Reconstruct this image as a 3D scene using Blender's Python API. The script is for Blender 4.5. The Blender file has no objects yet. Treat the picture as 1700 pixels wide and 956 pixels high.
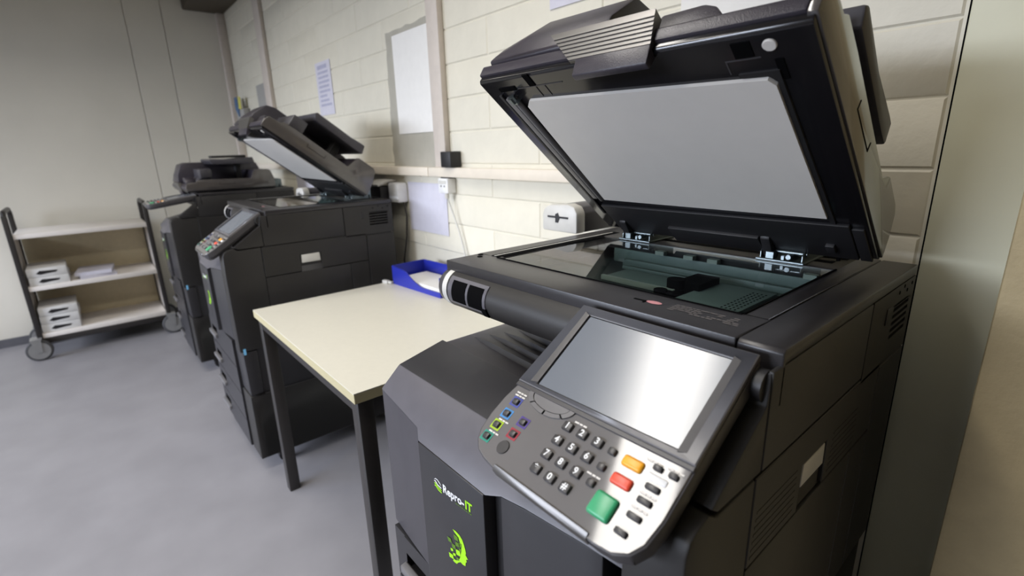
import bpy, bmesh, math, random
from mathutils import Vector, Matrix
random.seed(7)
SC = bpy.context.scene
COL = SC.collection

# ------------------------------------------------------------------ camera
cam_d = bpy.data.cameras.new('camera')
cam_d.sensor_width = 36.0
cam_d.lens = 828.0 / 1700.0 * 36.0
cam_d.clip_start = 0.02
cam_d.dof.use_dof = True
cam_d.dof.focus_distance = 0.80
cam_d.dof.aperture_fstop = 4.0
cam = bpy.data.objects.new('camera', cam_d)
COL.objects.link(cam)
ax = Vector((0.64831293, 0.76088217, -0.02736174))      # camera right in world
ay = -Vector((0.18968497, -0.19621733, -0.96203866))    # camera up
az = -Vector((-0.73736691, 0.61851199, -0.27153814))    # camera back
cam.matrix_world = Matrix(((ax.x, ay.x, az.x, 0.0), (ax.y, ay.y, az.y, 0.0), (ax.z, ay.z, az.z, 1.275), (0, 0, 0, 1)))
SC.camera = cam

# ------------------------------------------------------------------ world, lights, exposure
SC.view_settings.view_transform = 'Standard'
SC.view_settings.look = 'None'
SC.view_settings.gamma = 1.0
SC.view_settings.exposure = 0.0
w = bpy.data.worlds.new('world')
w.use_nodes = True
w.node_tree.nodes['Background'].inputs[0].default_value = (0.55, 0.62, 0.75, 1)
w.node_tree.nodes['Background'].inputs[1].default_value = 0.6
SC.world = w


def area(name, loc, size, size_y, power, color, direction, spread=180):
    d = bpy.data.lights.new(name, 'AREA')
    d.shape = 'RECTANGLE'
    d.size, d.size_y, d.energy, d.color = size, size_y, power, color
    d.spread = math.radians(spread)
    o = bpy.data.objects.new(name, d)
    COL.objects.link(o)
    o.location = loc
    o.rotation_euler = Vector(direction).to_track_quat('-Z', 'Y').to_euler()
    return o


# fluorescent ceiling fittings running across the room (just above the frame) and a daylit window opposite
area('ceiling_lamp', (-1.04, -0.02, 2.50), 0.30, 1.25, 17, (1.0, 0.96, 0.90), (0, 0, -1), 150)
area('ceiling_lamp', (-1.08, -1.50, 2.50), 0.18, 1.25, 19, (1.0, 0.96, 0.90), (0, 0, -1), 150)
area('ceiling_lamp', (-3.00, -0.45, 2.50), 0.28, 1.25, 16, (1.0, 0.95, 0.86), (0, 0, -1), 150)
area('window_sky', (-3.6, -9.0, 3.3), 9.0, 3.2, 2300, (0.78, 0.85, 1.0), (0.05, 1, -0.25), 180)


# ------------------------------------------------------------------ materials
def lin(c):
    f = lambda v: v / 12.92 if v <= 0.04045 else ((v + 0.055) / 1.055) ** 2.4
    return tuple(f(v / 255.0) for v in c) + (1.0,)


def mat(name, c, rough=0.5, metal=0.0, var=0.06, scale=30.0, bump=0.0, bscale=400.0, coat=0.0, emit=0.0, spec=0.5, stretch=None):
    m = bpy.data.materials.new(name)
    m.use_nodes = True
    nt = m.node_tree
    b = nt.nodes['Principled BSDF']
    base = lin(c)
    tc = nt.nodes.new('ShaderNodeTexCoord')
    mp = nt.nodes.new('ShaderNodeMapping')
    nt.links.new(tc.outputs['Object'], mp.inputs[0])
    if stretch:
        mp.inputs['Scale'].default_value = stretch
    n = nt.nodes.new('ShaderNodeTexNoise')
    n.inputs['Scale'].default_value = scale
    n.inputs['Detail'].default_value = 4
    nt.links.new(mp.outputs[0], n.inputs['Vector'])
    r = nt.nodes.new('ShaderNodeValToRGB')
    r.color_ramp.elements[0].position = 0.3
    r.color_ramp.elements[1].position = 0.7
    r.color_ramp.elements[0].color = tuple(v * (1 - var) for v in base[:3]) + (1,)
    r.color_ramp.elements[1].color = tuple(min(1, v * (1 + var)) for v in base[:3]) + (1,)
    nt.links.new(n.outputs['Fac'], r.inputs[0])
    nt.links.new(r.outputs[0], b.inputs['Base Color'])
    b.inputs['Roughness'].default_value = rough
    b.inputs['Metallic'].default_value = metal
    b.inputs['Specular IOR Level'].default_value = spec
    b.inputs['Coat Weight'].default_value = coat
    b.inputs['Coat Roughness'].default_value = 0.08
    if emit:
        nt.links.new(r.outputs[0], b.inputs['Emission Color'])
        b.inputs['Emission Strength'].default_value = emit
    if bump:
        n2 = nt.nodes.new('ShaderNodeTexNoise')
        n2.inputs['Scale'].default_value = bscale
        n2.inputs['Detail'].default_value = 3
        nt.links.new(mp.outputs[0], n2.inputs['Vector'])
        bp = nt.nodes.new('ShaderNodeBump')
        bp.inputs['Strength'].default_value = bump
        bp.inputs['Distance'].default_value = 0.002
        nt.links.new(n2.outputs['Fac'], bp.inputs['Height'])
        nt.links.new(bp.outputs[0], b.inputs['Normal'])
    return m


M = {}
M['black'] = mat('black_plastic', (35, 33, 32), 0.48, bump=0.10, bscale=900)
M['dark'] = mat('dark_plastic', (30, 29, 31), 0.5)
M['void'] = mat('recess_black', (8, 8, 9), 0.9, spec=0.05)
M['cover'] = mat('charcoal_cover', (64, 62, 67), 0.38, bump=0.12, bscale=1200)
M['door'] = mat('door_plastic', (43, 42, 45), 0.42, bump=0.08, bscale=1200)
M['scan'] = mat('scanner_top_plastic', (41, 39, 41), 0.32, bump=0.08, bscale=1200)
M['sidewall'] = mat('lid_side_plastic', (72, 68, 66), 0.25, coat=1.0)
M['bevel'] = mat('lit_cover_plastic', (88, 86, 92), 0.36, bump=0.12, bscale=1200)  # paler cover tone: light on the sloping front bevel is put into this colour
M['gloss'] = mat('gloss_black', (24, 23, 26), 0.16, var=0.02)
M['lidtex'] = mat('lid_textured_plastic', (54, 50, 58), 0.34, bump=0.25, bscale=700)
M['bezel'] = mat('panel_grey_plastic', (104, 102, 103), 0.34, var=0.03, bump=0.06, bscale=1200)
M['bezel_dark'] = mat('panel_dark_plastic', (62, 60, 62), 0.40)
M['keyplate'] = mat('key_plate_gloss', (112, 109, 108), 0.06, var=0.02, coat=0.25)
M['key'] = mat('key_rubber', (58, 56, 57), 0.35)
M['white'] = mat('white_print', (225, 225, 225), 0.5)
M['pale'] = mat('pale_plastic', (200, 198, 192), 0.4)
M['screen'] = mat('screen_glass', (108, 113, 121), 0.2, var=0.01, emit=0.06, spec=0.9)
M['silver'] = mat('brushed_silver', (112, 110, 108), 0.40, 0.8, stretch=(1, 40, 40))
M['chrome'] = mat('zinc_steel', (120, 130, 132), 0.34, 0.95)
M['sheet'] = mat('white_backing', (216, 212, 206), 0.45, var=0.015)
M['yellow'] = mat('yellow_key', (246, 170, 40), 0.35)
M['red'] = mat('red_key', (226, 82, 58), 0.35)
M['green'] = mat('green_key', (60, 160, 110), 0.3)
M['logo_green'] = mat('logo_green', (160, 226, 10), 0.5, var=0.01)
M['logo_olive'] = mat('logo_olive', (84, 122, 16), 0.5, var=0.01)
for k, c in dict(ring_blue=(58, 70, 150), ring_cyan=(60, 130, 190), ring_lime=(160, 190, 30), ring_teal=(30, 140, 120), ring_violet=(70, 50, 130), ring_crimson=(150, 30, 50)).items():
    M[k] = mat(k, c, 0.4)
M['teal'] = mat('scanner_bed', (104, 120, 118), 0.45, var=0.08, scale=8)
M['tealdark'] = mat('scanner_bed_dark', (30, 38, 40), 0.5)
M['tealpale'] = mat('scanner_rail', (150, 160, 154), 0.35)
M['pinkmark'] = mat('pink_mark', (214, 150, 156), 0.5)
M['greymark'] = mat('grey_mark', (112, 108, 108), 0.6)
M['blue'] = mat('blue_plastic', (34, 44, 150), 0.35, var=0.03)
M['paper'] = mat('paper', (228, 226, 222), 0.8, var=0.02)
M['lilac'] = mat('lilac_paper', (202, 200, 211), 0.8, var=0.03)
M['lilacink'] = mat('lilac_ink', (168, 168, 190), 0.8)
M['greypaper'] = mat('grey_paper', (160, 158, 154), 0.8)
M['table'] = mat('cream_laminate', (214, 210, 196), 0.36, var=0.015, scale=60)
M['tedge'] = mat('beech_edge', (184, 174, 138), 0.5, var=0.08, stretch=(2, 2, 40))
M['steel_black'] = mat('black_steel', (44, 41, 40), 0.42)
M['rail'] = mat('rail_paint', (222, 212, 196), 0.5, var=0.03)
M['batten'] = mat('batten_paint', (204, 194, 184), 0.5, var=0.04)
M['block'] = mat('cream_block_paint', (216, 211, 195), 0.55, var=0.03, scale=14, bump=0.5, bscale=55)
M['cement'] = mat('bare_cement', (170, 166, 154), 0.8, var=0.06, scale=18, bump=0.4, bscale=80)
M['column'] = mat('column_paint', (206, 204, 180), 0.5, var=0.03, scale=9, bump=0.25, bscale=40)
M['tan'] = mat('tan_plaster', (174, 156, 118), 0.7, var=0.05, scale=25, bump=0.8, bscale=120)
M['farwall'] = mat('cream_panel', (218, 214, 203), 0.5, var=0.03, scale=3)
M['board'] = mat('white_board', (206, 207, 214), 0.35, var=0.02, scale=3)
M['beam'] = mat('dark_beam', (78, 70, 58), 0.7)
M['ceil'] = mat('ceiling_paint', (190, 184, 168), 0.8)
M['base'] = mat('baseboard_grey', (92, 92, 98), 0.6)
M['shelf'] = mat('shelf_laminate', (226, 220, 214), 0.45, var=0.02)
M['shelfback'] = mat('shelf_back_board', (206, 192, 158), 0.6, var=0.04)
M['caster'] = mat('caster_grey', (150, 150, 150), 0.4, 0.4)
M['tyre'] = mat('caster_tyre', (70, 70, 72), 0.6)
M['floor'] = mat('lino_floor', (140, 138, 142), 0.42, var=0.07, scale=5, bump=0.05, bscale=60)


# ------------------------------------------------------------------ helpers
def rot2(a):
    return math.cos(a), math.sin(a)


class MB:
    """collects shapes; build() links them as ONE mesh object"""

    def __init__(s, tf=None):
        s.v, s.f, s.mi, s.tf = [], [], [], tf

    def add(s, vs, fs, mi=0):
        o = len(s.v)
        for p in vs:
            p = Vector(p)
            s.v.append(s.tf(p) if s.tf else p)
        for f in fs:
            s.f.append([i + o for i in f])
            s.mi.append(mi)
        return s

    def box(s, x0, x1, y0, y1, z0, z1, mi=0):
        vs = [(x, y, z) for z in (z0, z1) for y in (y0, y1) for x in (x0, x1)]
        return s.add(vs, [(0, 2, 3, 1), (4, 5, 7, 6), (0, 1, 5, 4), (2, 6, 7, 3), (0, 4, 6, 2), (1, 3, 7, 5)], mi)

    def prism(s, poly, axis, a0, a1, mi=0):
        """poly in the two other axes (in x,y,z order) swept along axis"""
        def P(q, a):
            return {'x': (a, q[0], q[1]), 'y': (q[0], a, q[1]), 'z': (q[0], q[1], a)}[axis]
        n = len(poly)
        vs = [P(q, a0) for q in poly] + [P(q, a1) for q in poly]
        fs = [list(range(n)), list(range(2 * n - 1, n - 1, -1))]
        fs += [(i, (i + 1) % n, n + (i + 1) % n, n + i) for i in range(n)]
        return s.add(vs, fs, mi)

    def loft(s, a, b, mi=0):
        n = len(a)
        return s.add(list(a) + list(b), [list(range(n)), list(range(2 * n - 1, n - 1, -1))] + [(i, (i + 1) % n, n + (i + 1) % n, n + i) for i in range(n)], mi)

    def cyl(s, p0, p1, r, n=16, mi=0, r1=None, cap=True):
        p0, p1 = Vector(p0), Vector(p1)
        d = (p1 - p0).normalized()
        u = d.orthogonal().normalized()
        v = d.cross(u)
        r1 = r if r1 is None else r1
        a = [p0 + r * (math.cos(2 * math.pi * i / n) * u + math.sin(2 * math.pi * i / n) * v) for i in range(n)]
        b = [p1 + r1 * (math.cos(2 * math.pi * i / n) * u + math.sin(2 * math.pi * i / n) * v) for i in range(n)]
        fs = [(i, (i + 1) % n, n + (i + 1) % n, n + i) for i in range(n)]
        if cap:
            fs += [list(range(n - 1, -1, -1)), list(range(n, 2 * n))]
        return s.add(a + b, fs, mi)

    def tube(s, path, r, n=8, mi=0):
        for a, b in zip(path, path[1:]):
            s.cyl(a, b, r, n, mi)
        return s

    def poly(s, pts, mi=0):
        return s.add(pts, [list(range(len(pts)))], mi)

    def build(s, name, mats, parent=None, bevel=0.0, seg=2, smooth=35):
        me = bpy.data.meshes.new(name)
        me.from_pydata([tuple(p) for p in s.v], [], s.f)
        bm = bmesh.new()
        bm.from_mesh(me)
        for f, i in zip(bm.faces, s.mi):
            f.material_index = i
        bmesh.ops.remove_doubles(bm, verts=bm.verts, dist=1e-6)
        bmesh.ops.recalc_face_normals(bm, faces=bm.faces)
        if bevel:
            es = [e for e in bm.edges if len(e.link_faces) == 2 and e.calc_face_angle(0) > 0.45]
            bmesh.ops.bevel(bm, geom=es, offset=bevel, segments=seg, profile=0.5, affect='EDGES', clamp_overlap=True)
        bm.to_mesh(me)
        bm.free()
        if not isinstance(mats, (list, tuple)):
            mats = [mats]
        for m in mats:
            me.materials.append(m)
        for p in me.polygons:
            p.use_smooth = True
        me.set_sharp_from_angle(angle=math.radians(smooth))
        o = bpy.data.objects.new(name, me)
        COL.objects.link(o)
        if parent:
            o.parent = parent
        return o


def tag(o, label=None, cat=None, group=None, kind=None):
    for k, v in (('label', label), ('category', cat), ('group', group), ('kind', kind)):
        if v:
            o[k] = v
    return o


def thing(name, label, cat, loc, group=None):
    o = bpy.data.objects.new(name, None)
    COL.objects.link(o)
    o.location = loc
    o.empty_display_size = 0.1
    return tag(o, label, cat, group)


def off(O):
    O = Vector(O)
    return lambda p: p - O


def glyphs(text, size, align='CENTER', bold=0.0):
    """flat lettering as (verts, faces) in its own xy plane"""
    c = bpy.data.curves.new('lettering', 'FONT')
    c.body, c.size, c.align_x, c.align_y = text, size, align, 'CENTER'
    c.offset = bold
    c.resolution_u = 2
    o = bpy.data.objects.new('lettering', c)
    COL.objects.link(o)
    dg = bpy.context.evaluated_depsgraph_get()
    me = bpy.data.meshes.new_from_object(o.evaluated_get(dg))
    vs = [tuple(v.co) for v in me.vertices]
    fs = [tuple(p.vertices) for p in me.polygons]
    bpy.data.objects.remove(o)
    bpy.data.curves.remove(c)
    bpy.data.meshes.remove(me)
    return vs, fs


GL = {}


def glyph(t, size, align='CENTER', bold=0.0):
    k = (t, size, align, bold)
    if k not in GL:
        GL[k] = glyphs(*k)
    return GL[k]


# ------------------------------------------------------------------ room shell
WY = 1.14      # back wall face
FX = -4.88     # far wall face
MB().box(FX - 0.1, 2.6, -3.6, WY + 0.2, -0.06, 0).build('floor', M['floor'])['kind'] = 'structure'
MB().box(FX - 0.1, 2.6, -3.6, WY + 0.2, 2.66, 2.72).build('ceiling', M['ceil'])['kind'] = 'structure'
wb = MB().box(FX - 0.1, -0.2, WY + 0.004, WY + 0.2, 0, 2.66).build('wall_back', M['block'])
wb['kind'] = 'structure'
# painted blocks, each one a piece of the wall
ROW, LEN, Z0 = 0.1205, 0.50, 1.338
blk = []
mesh_cache = {}
nrow = 0
for k in range(-4, 11):
    z = Z0 + k * ROW
    shift = 0.0 if k % 2 else LEN / 2
    x = -0.2035
    first = True
    while x > FX:
        L = LEN - (shift if first else 0)
        first = False
        x1 = x
        x0 = max(FX, x - L)
        x = x0
        if x1 - x0 < 0.03:
            continue
        g = 0.0012
        key = (round(x1 - x0, 3), random.randrange(3))
        if key not in mesh_cache:
            j = [random.uniform(-0.0007, 0.0007) for _ in range(4)]
            hw, hh = (x1 - x0) / 2 - g, ROW / 2 - g
            b = MB()
            b.add([(-hw, 0, -hh), (hw, 0, -hh), (hw, 0, hh), (-hw, 0, hh),
                   (-hw + .004, -.0030 + j[0], -hh + .004), (hw - .004, -.0030 + j[1], -hh + .004), (hw - .004, -.0030 + j[2], hh - .004), (-hw + .004, -.0030 + j[3], hh - .004)],
                  [(0, 1, 5, 4), (1, 2, 6, 5), (2, 3, 7, 6), (3, 0, 4, 7), (4, 5, 6, 7)])
            o = b.build('block', M['block'], wb)
            mesh_cache[key] = o.data
        else:
            o = bpy.data.objects.new('block', mesh_cache[key])
            COL.objects.link(o)
            o.parent = wb
        o.location = ((x0 + x1) / 2, WY + 0.0041, z + ROW / 2)
# concrete column and the plastered pier on the right
MB().box(-0.197, -0.02, WY - 0.002, WY + 0.2, 0, 2.66).build('trim_1', M['column'], bevel=0.003)['kind'] = 'structure'
MB().box(-0.203, -0.195, WY + 0.0045, WY + 0.05, 0, 2.66).build('trim_2', M['void'])['kind'] = 'structure'
MB().box(-0.070, 2.6, 0.92, WY + 0.2, 0, 2.66).build('wall_pier', M['tan'], bevel=0.006)['kind'] = 'structure'
# far wall with its panels
wf = MB().box(FX - 0.1, FX - 0.012, -3.6, WY + 0.2, 0, 2.66).build('wall_far', M['farwall'])
wf['kind'] = 'structure'
for y0, y1 in ((-3.5, -1.9), (-1.9, -0.7), (-0.7, 0.485), (0.485, 0.72), (0.72, WY)):
    MB().box(FX - 0.012, FX, y0 + 0.0025, y1 - 0.0025, 0.0, 2.66).build('panel', M['farwall'], wf, bevel=0.002, seg=1)
MB().box(FX, FX + 0.012, -3.5, WY, 0, 0.06).build('baseboard_far', M['base'])['kind'] = 'structure'
MB().box(FX, -0.2, WY - 0.012, WY, 0, 0.06).build('baseboard_back', M['base'])['kind'] = 'structure'
MB().box(FX - 0.1, 2.6, -3.62, -3.5, 0, 0.75).box(FX - 0.1, 2.6, -3.62, -3.5, 2.15, 2.66).box(FX - 0.1, -4.7, -3.62, -3.5, 0.75, 2.15).box(-0.6, 2.6, -3.62, -3.5, 0.75, 2.15).build('wall_front', M['farwall'])['kind'] = 'structure'
MB().box(2.5, 2.6, -3.6, 1.1, 0, 2.66).build('wall_right', M['tan'])['kind'] = 'structure'
# dark boxed-in duct along the top of the back wall, corner trim, wall battens and rail
MB().box(FX, -1.0, 0.86, WY, 2.36, 2.66).build('trim_3', M['beam'], bevel=0.01)['kind'] = 'structure'
MB().box(FX, FX + 0.05, WY - 0.06, WY, 0.06, 2.36).build('trim_4', M['batten'], bevel=0.006)['kind'] = 'structure'
MB().box(-1.792, -1.712, WY - 0.026, WY, 1.205, 2.66).build('trim_5', M['batten'], bevel=0.004)['kind'] = 'structure'
MB().box(-3.97, -3.84, WY - 0.026, WY, 1.205, 2.36).build('trim_6', M['batten'], bevel=0.004)['kind'] = 'structure'
rl = MB().box(FX + 0.05, -1.84, WY - 0.035, WY, 1.168, 1.205).box(-1.836, -0.70, WY - 0.035, WY, 1.168, 1.205).build('trim_7', M['rail'], bevel=0.003)
rl['kind'] = 'structure'


# ------------------------------------------------------------------ the multifunction copier
CO = Vector((-0.49, 0.70, 0.0))      # base point of the near copier in room coordinates


def photocopier(dx, label, lid_deg, panel_deg, hump):
    root = thing('photocopier', label, 'photocopier', CO + Vector((dx, 0, 0)), 'black multifunction copiers along the wall')
    T = off(CO)

    def mb():
        return MB(T)
    # ---- chassis: dark inner body the covers hang on
    c = mb()
    c.box(-0.795, -0.185, 0.40, 1.02, 0.35, 0.84)
    c.box(-0.30, -0.185, 0.482, 1.02, 0.84, 0.979)
    c.box(-0.795, -0.30, 0.84, 1.02, 0.84, 0.979)
    c.build('chassis', M['dark'], root, 0.002)
    # ---- right side covers
    x0, x1 = -0.186, -0.18
    mb().box(x0, x1, 0.488, 0.806, 0.9385, 1.052).build('scanner_side_cover', M['black'], root, 0.0015)
    p = mb()
    p.box(x0, x1, 0.809, 1.03, 0.929, 0.962).box(x0, x1, 0.809, 0.921, 0.962, 1.052).box(x0, x1, 1.007, 1.03, 0.962, 1.052).box(x0, x1, 0.921, 1.007, 1.02, 1.052)
    for i in range(6):
        z = 0.962 + i * 0.0112
        p.box(x0, x1, 0.921, 1.007, z, z + 0.005)
    vp = p.build('vent_cover', M['black'], root)
    mb().box(x0 - 0.003, x0 + 0.001, 0.92, 1.008, 0.96, 1.022).build('vent_backing', M['void'], vp)
    mb().box(x1, x1 + 0.0015, 0.882, 0.897, 1.0, 1.026).build('latch_plate', M['dark'], vp, 0.0007, 1)
    p = mb()
    for q in ((0.94, 1.04), (0.965, 1.046), (0.985, 1.036), (1.01, 1.043)):
        p.cyl((x1 - 0.001, q[0], q[1]), (x1 + 0.0006, q[0], q[1]), 0.003, 8)
    p.build('screw_hole', M['void'], vp)
    # feed cover with louvres and the paddle
    p = mb()
    p.prism([(0.476, 0.8185), (0.612, 0.8185), (0.612, 0.886), (0.697, 0.886), (0.697, 0.8185), (0.898, 0.8185), (0.898, 0.9345), (0.476, 0.9345)], 'x', x0, x1)
    fc = p.build('feed_cover', M['black'], root, 0.0012, 1)
    mb().box(x0 - 0.012, x0 - 0.008, 0.608, 0.70, 0.81, 0.89).build('handle_recess', M['void'], fc)
    mb().prism([(0.617, 0.851), (0.692, 0.851), (0.690, 0.884), (0.619, 0.884)], 'x', x0 - 0.006, x1 - 0.0005).build('release_paddle', M['pale'], fc, 0.0015)['label'] = 'pale grey release paddle'
    lv = mb()
    for (ya, yb) in ((0.482, 0.596), (0.712, 0.816)):
        for r_ in range(7):
            zz = 0.828 + r_ * 0.0095
            a, b = ya + r_ * 0.001, yb
            lv.box(x1 - 0.0005, x1 + 0.0005, a, b, zz, zz + 0.003)
    tag(lv.build('louvre_ribs', M['black'], fc), kind='stuff')
    mb().box(x0, x1, 0.476, 0.814, 0.542, 0.8155).build('paper_path_door', M['black'], root, 0.0015)
    mb().box(x0, x1, 0.817, 0.898, 0.542, 0.8155).box(x0, x1, 0.901, 1.03, 0.542, 0.926).build('rear_side_cover', M['black'], root, 0.0012, 1)
    mb().box(-0.21, -0.19, 0.40, 1.02, 0.356, 0.54).build('lower_side_cover', M['dark'], root, 0.002)
    # ---- front right pillar, arm of the panel
    mb().prism([(0.4745, 0.542), (0.342, 0.542), (0.341, 0.84), (0.343, 0.918), (0.349, 0.932), (0.361, 0.939), (0.381, 0.944), (0.395, 0.934), (0.4745, 0.9355)], 'x', -0.248, -0.18).build('front_pillar', M['black'], root, 0.003)
    mb().prism([(0.4865, 0.938), (0.4865, 1.052), (0.482, 1.016), (0.385, 0.947), (0.397, 0.938)], 'x', -0.225, -0.1805).build('panel_arm', M['black'], root, 0.0025)
    mb().cyl((-0.235, 0.489, 1.035), (-0.186, 0.489, 1.035), 0.017, 20).build('panel_hinge', M['dark'], root)
    # ---- upper front cover: sloping shelf and bevel with notched lower edge
    yz = lambda z: 0.389 - 1.1 * (0.889 - z)
    outline = [(-0.80, 0.889), (-0.25, 0.889), (-0.25, 0.852), (-0.30, 0.850), (-0.393, 0.844), (-0.434, 0.840), (-0.458, 0.8325), (-0.632, 0.8325), (-0.652, 0.8425), (-0.80, 0.853)]
    n_ = len(outline)
    q = mb()
    q.add([(x, yz(z), z) for x, z in outline] + [(x, 0.47, z) for x, z in outline],
          [[0, 1, 2, 3, 4, 5], [0, 5, 6, 7, 8, 9], list(range(2 * n_ - 1, n_ - 1, -1))] + [(i, (i + 1) % n_, n_ + (i + 1) % n_, n_ + i) for i in range(n_)])
    q.build('front_bevel', M['bevel'], root, 0.0015)
    mb().prism([(0.3895, 0.8895), (0.4875, 0.9115), (0.4875, 0.885), (0.3895, 0.88)], 'x', -0.80, -0.25).build('front_shelf', M['door'], root, 0.0015)
    # ---- front door and its neighbours: a front that bulges towards the middle door
    zb = 0.565

    def cover(name, plan, m, bev=0.002):
        # plan: (x, y, z_top) from left to right
        k = len(plan)
        q = mb()
        vs = [(x, y, zb) for x, y, z in plan] + [(x, y, z) for x, y, z in plan] + [(x, 0.41, z) for x, y, z in plan] + [(x, 0.41, zb) for x, y, z in plan]
        fs = [list(range(k)) + list(range(4 * k - 1, 3 * k - 1, -1))]
        for i in range(k - 1):
            for L in range(3):
                fs.append((L * k + i, L * k + i + 1, (L + 1) * k + i + 1, (L + 1) * k + i))
        fs.append([0, k, 2 * k, 3 * k])
        fs.append([k - 1, 2 * k - 1, 3 * k - 1, 4 * k - 1])
        q.add(vs, fs)
        return q.build(name, m, root, bev)
    cover('left_front_cover', [(-0.80, 0.3505, 0.8525), (-0.72, 0.3435, 0.847), (-0.653, 0.3385, 0.842), (-0.634, 0.328, 0.832)], M['cover'])
    fd = cover('front_door', [(-0.6305, 0.3260, 0.8315), (-0.461, 0.3260, 0.8315)], M['door'])
    cover('door_groove', [(-0.4605, 0.345, 0.832), (-0.436, 0.348, 0.838)], M['dark'])
    cover('toner_door', [(-0.4355, 0.3355, 0.839), (-0.393, 0.3400, 0.843), (-0.30, 0.3470, 0.849), (-0.277, 0.3490, 0.850)], M['door'])
    mb().box(-0.276, -0.25, 0.385, 0.41, zb, 0.85).build('pillar_gap', M['void'], root)
    # lettering and emblem on the door
    TX = lambda x, z: (x, 0.3254, z)

    def letter(text, x, z, size, m, name):
        vs, fs = glyph(text, size, 'LEFT', 0.0006)
        q = mb()
        q.add([TX(x + v[0], z + v[1] + 0.11 * v[0]) for v in vs], fs)
        return q.build(name, m, fd)
    letter('Repro-', -0.5635, 0.7845, 0.0198, M['white'], 'logo_lettering')
    letter('IT', -0.5050, 0.7905, 0.0198, M['logo_green'], 'logo_lettering')
    q = mb()
    for i in range(8):
        x, z = -0.5292 + i * 0.0051, 0.7780 + i * 0.0005
        q.poly([TX(x, z), TX(x + 0.0036, z + 0.0003), TX(x + 0.0036, z + 0.0019), TX(x, z + 0.0016)])
    tag(q.build('logo_strapline', M['logo_olive'], fd), kind='stuff')
    q = mb()
    for k_, m_ in ((0, 0), (1, 1), (2, 1)):
        zz = 0.7850 - k_ * 0.0040
        pts = [(-0.5885, zz), (-0.5835, zz + 0.0028), (-0.5765, zz - 0.0013), (-0.5670, zz - 0.0018), (-0.5675, zz - 0.0040), (-0.577, zz - 0.0036), (-0.5835, zz)]
        q.poly([TX(*t) for t in pts], m_)
    q.poly([TX(-0.5883, 0.7870), TX(-0.583, 0.7918), TX(-0.577, 0.7925), TX(-0.571, 0.7900), TX(-0.5670, 0.7858), TX(-0.573, 0.7884), TX(-0.5775, 0.7906), TX(-0.583, 0.7903)], 0)
    q.build('logo_mark', [M['white'], M['logo_green']], fd)
    # head emblem: face profile in lime with squares breaking off
    q = mb()
    q.poly([TX(*t) for t in [(-0.543, 0.7243), (-0.5343, 0.7257), (-0.5256, 0.7251), (-0.5189, 0.7215), (-0.5144, 0.7147), (-0.5118, 0.7076), (-0.5105, 0.7022), (-0.5121, 0.6983), (-0.5061, 0.6944), (-0.511, 0.6905), (-0.5098, 0.6872), (-0.5126, 0.6842), (-0.5141, 0.6766), (-0.5203, 0.6745), (-0.5271, 0.6745), (-0.5342, 0.6684), (-0.5373, 0.6638), (-0.5436, 0.6619), (-0.5485, 0.6621), (-0.5451, 0.668), (-0.5415, 0.6683), (-0.5366, 0.6707), (-0.5282, 0.6803), (-0.5244, 0.6923), (-0.5218, 0.7051), (-0.5251, 0.7119), (-0.5283, 0.7188), (-0.5374, 0.7209)]])
    for pts in [[(-0.5603, 0.7), (-0.5503, 0.7021), (-0.5477, 0.6954), (-0.5574, 0.6931), 1], [(-0.5411, 0.7166), (-0.5302, 0.7184), (-0.5292, 0.7106), (-0.5401, 0.7081), 1], [(-0.5489, 0.6946), (-0.5385, 0.6975), (-0.5374, 0.6901), (-0.5469, 0.6875), 1], [(-0.5377, 0.7051), (-0.5267, 0.709), (-0.526, 0.7021), (-0.5371, 0.6977), 1], [(-0.5587, 0.6712), (-0.5473, 0.6737), (-0.5452, 0.6669), (-0.5573, 0.6634), 0], [(-0.5529, 0.6833), (-0.546, 0.6859), (-0.5454, 0.6815), (-0.5517, 0.6789), 0], [(-0.5378, 0.6911), (-0.5261, 0.6956), (-0.5255, 0.6859), (-0.5365, 0.6825), 0], [(-0.5468, 0.6782), (-0.5393, 0.6816), (-0.5393, 0.6767), (-0.5456, 0.6743), 0], [(-0.5379, 0.677), (-0.5309, 0.6792), (-0.5306, 0.6748), (-0.5371, 0.6715), 1], [(-0.5285, 0.7096), (-0.5212, 0.7119), (-0.521, 0.7057), (-0.5281, 0.7025), 1], [(-0.529, 0.6991), (-0.5227, 0.7015), (-0.5227, 0.6962), (-0.5285, 0.6934), 1]]:
        q.poly([(t[0], 0.3251, t[1]) for t in pts[:4]], pts[4])
    q.build('head_emblem', [M['logo_green'], M['logo_olive']], fd)
    # ---- paper drawers
    for (za, zc, hz) in ((0.442, 0.558, 0.508), (0.322, 0.438, 0.388), (0.200, 0.318, 0.272), (0.078, 0.196, 0.150)):
        hb, ht = hz - 0.024, hz + 0.014
        q = mb()
        q.box(-0.795, -0.755, 0.345, 0.40, za, zc).box(-0.625, -0.31, 0.341, 0.40, za, zc).box(-0.755, -0.625, 0.343, 0.40, za, hb).box(-0.755, -0.625, 0.343, 0.40, ht, zc)
        d = q.build('paper_drawer', M['door'], root)
        mb().box(-0.758, -0.622, 0.392, 0.402, hb - 0.003, ht + 0.003).build('handle_pocket', M['void'], d)
        mb().prism([(0.330, hb - 0.004), (0.330, hb + 0.012), (0.343, hb + 0.014), (0.352, hb - 0.002)], 'x', -0.757, -0.623).build('pull_lip', M['bezel'], d, 0.002)
    mb().prism([(0.40, 0.356), (0.352, 0.356), (0.350, 0.538), (0.40, 0.538)], 'x', -0.306, -0.18).build('pillar_base', M['door'], root, 0.003)
    mb().box(-0.181, -0.1795, 0.353, 0.362, 0.53, 0.555).build('status_light', mat('status_light', (110, 170, 210), 0.3, emit=0.2), root)
    q = mb().box(-0.795, -0.18, 0.40, 1.02, 0.07, 0.352).box(-0.306, -0.18, 0.348, 0.40, 0.07, 0.352)
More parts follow.
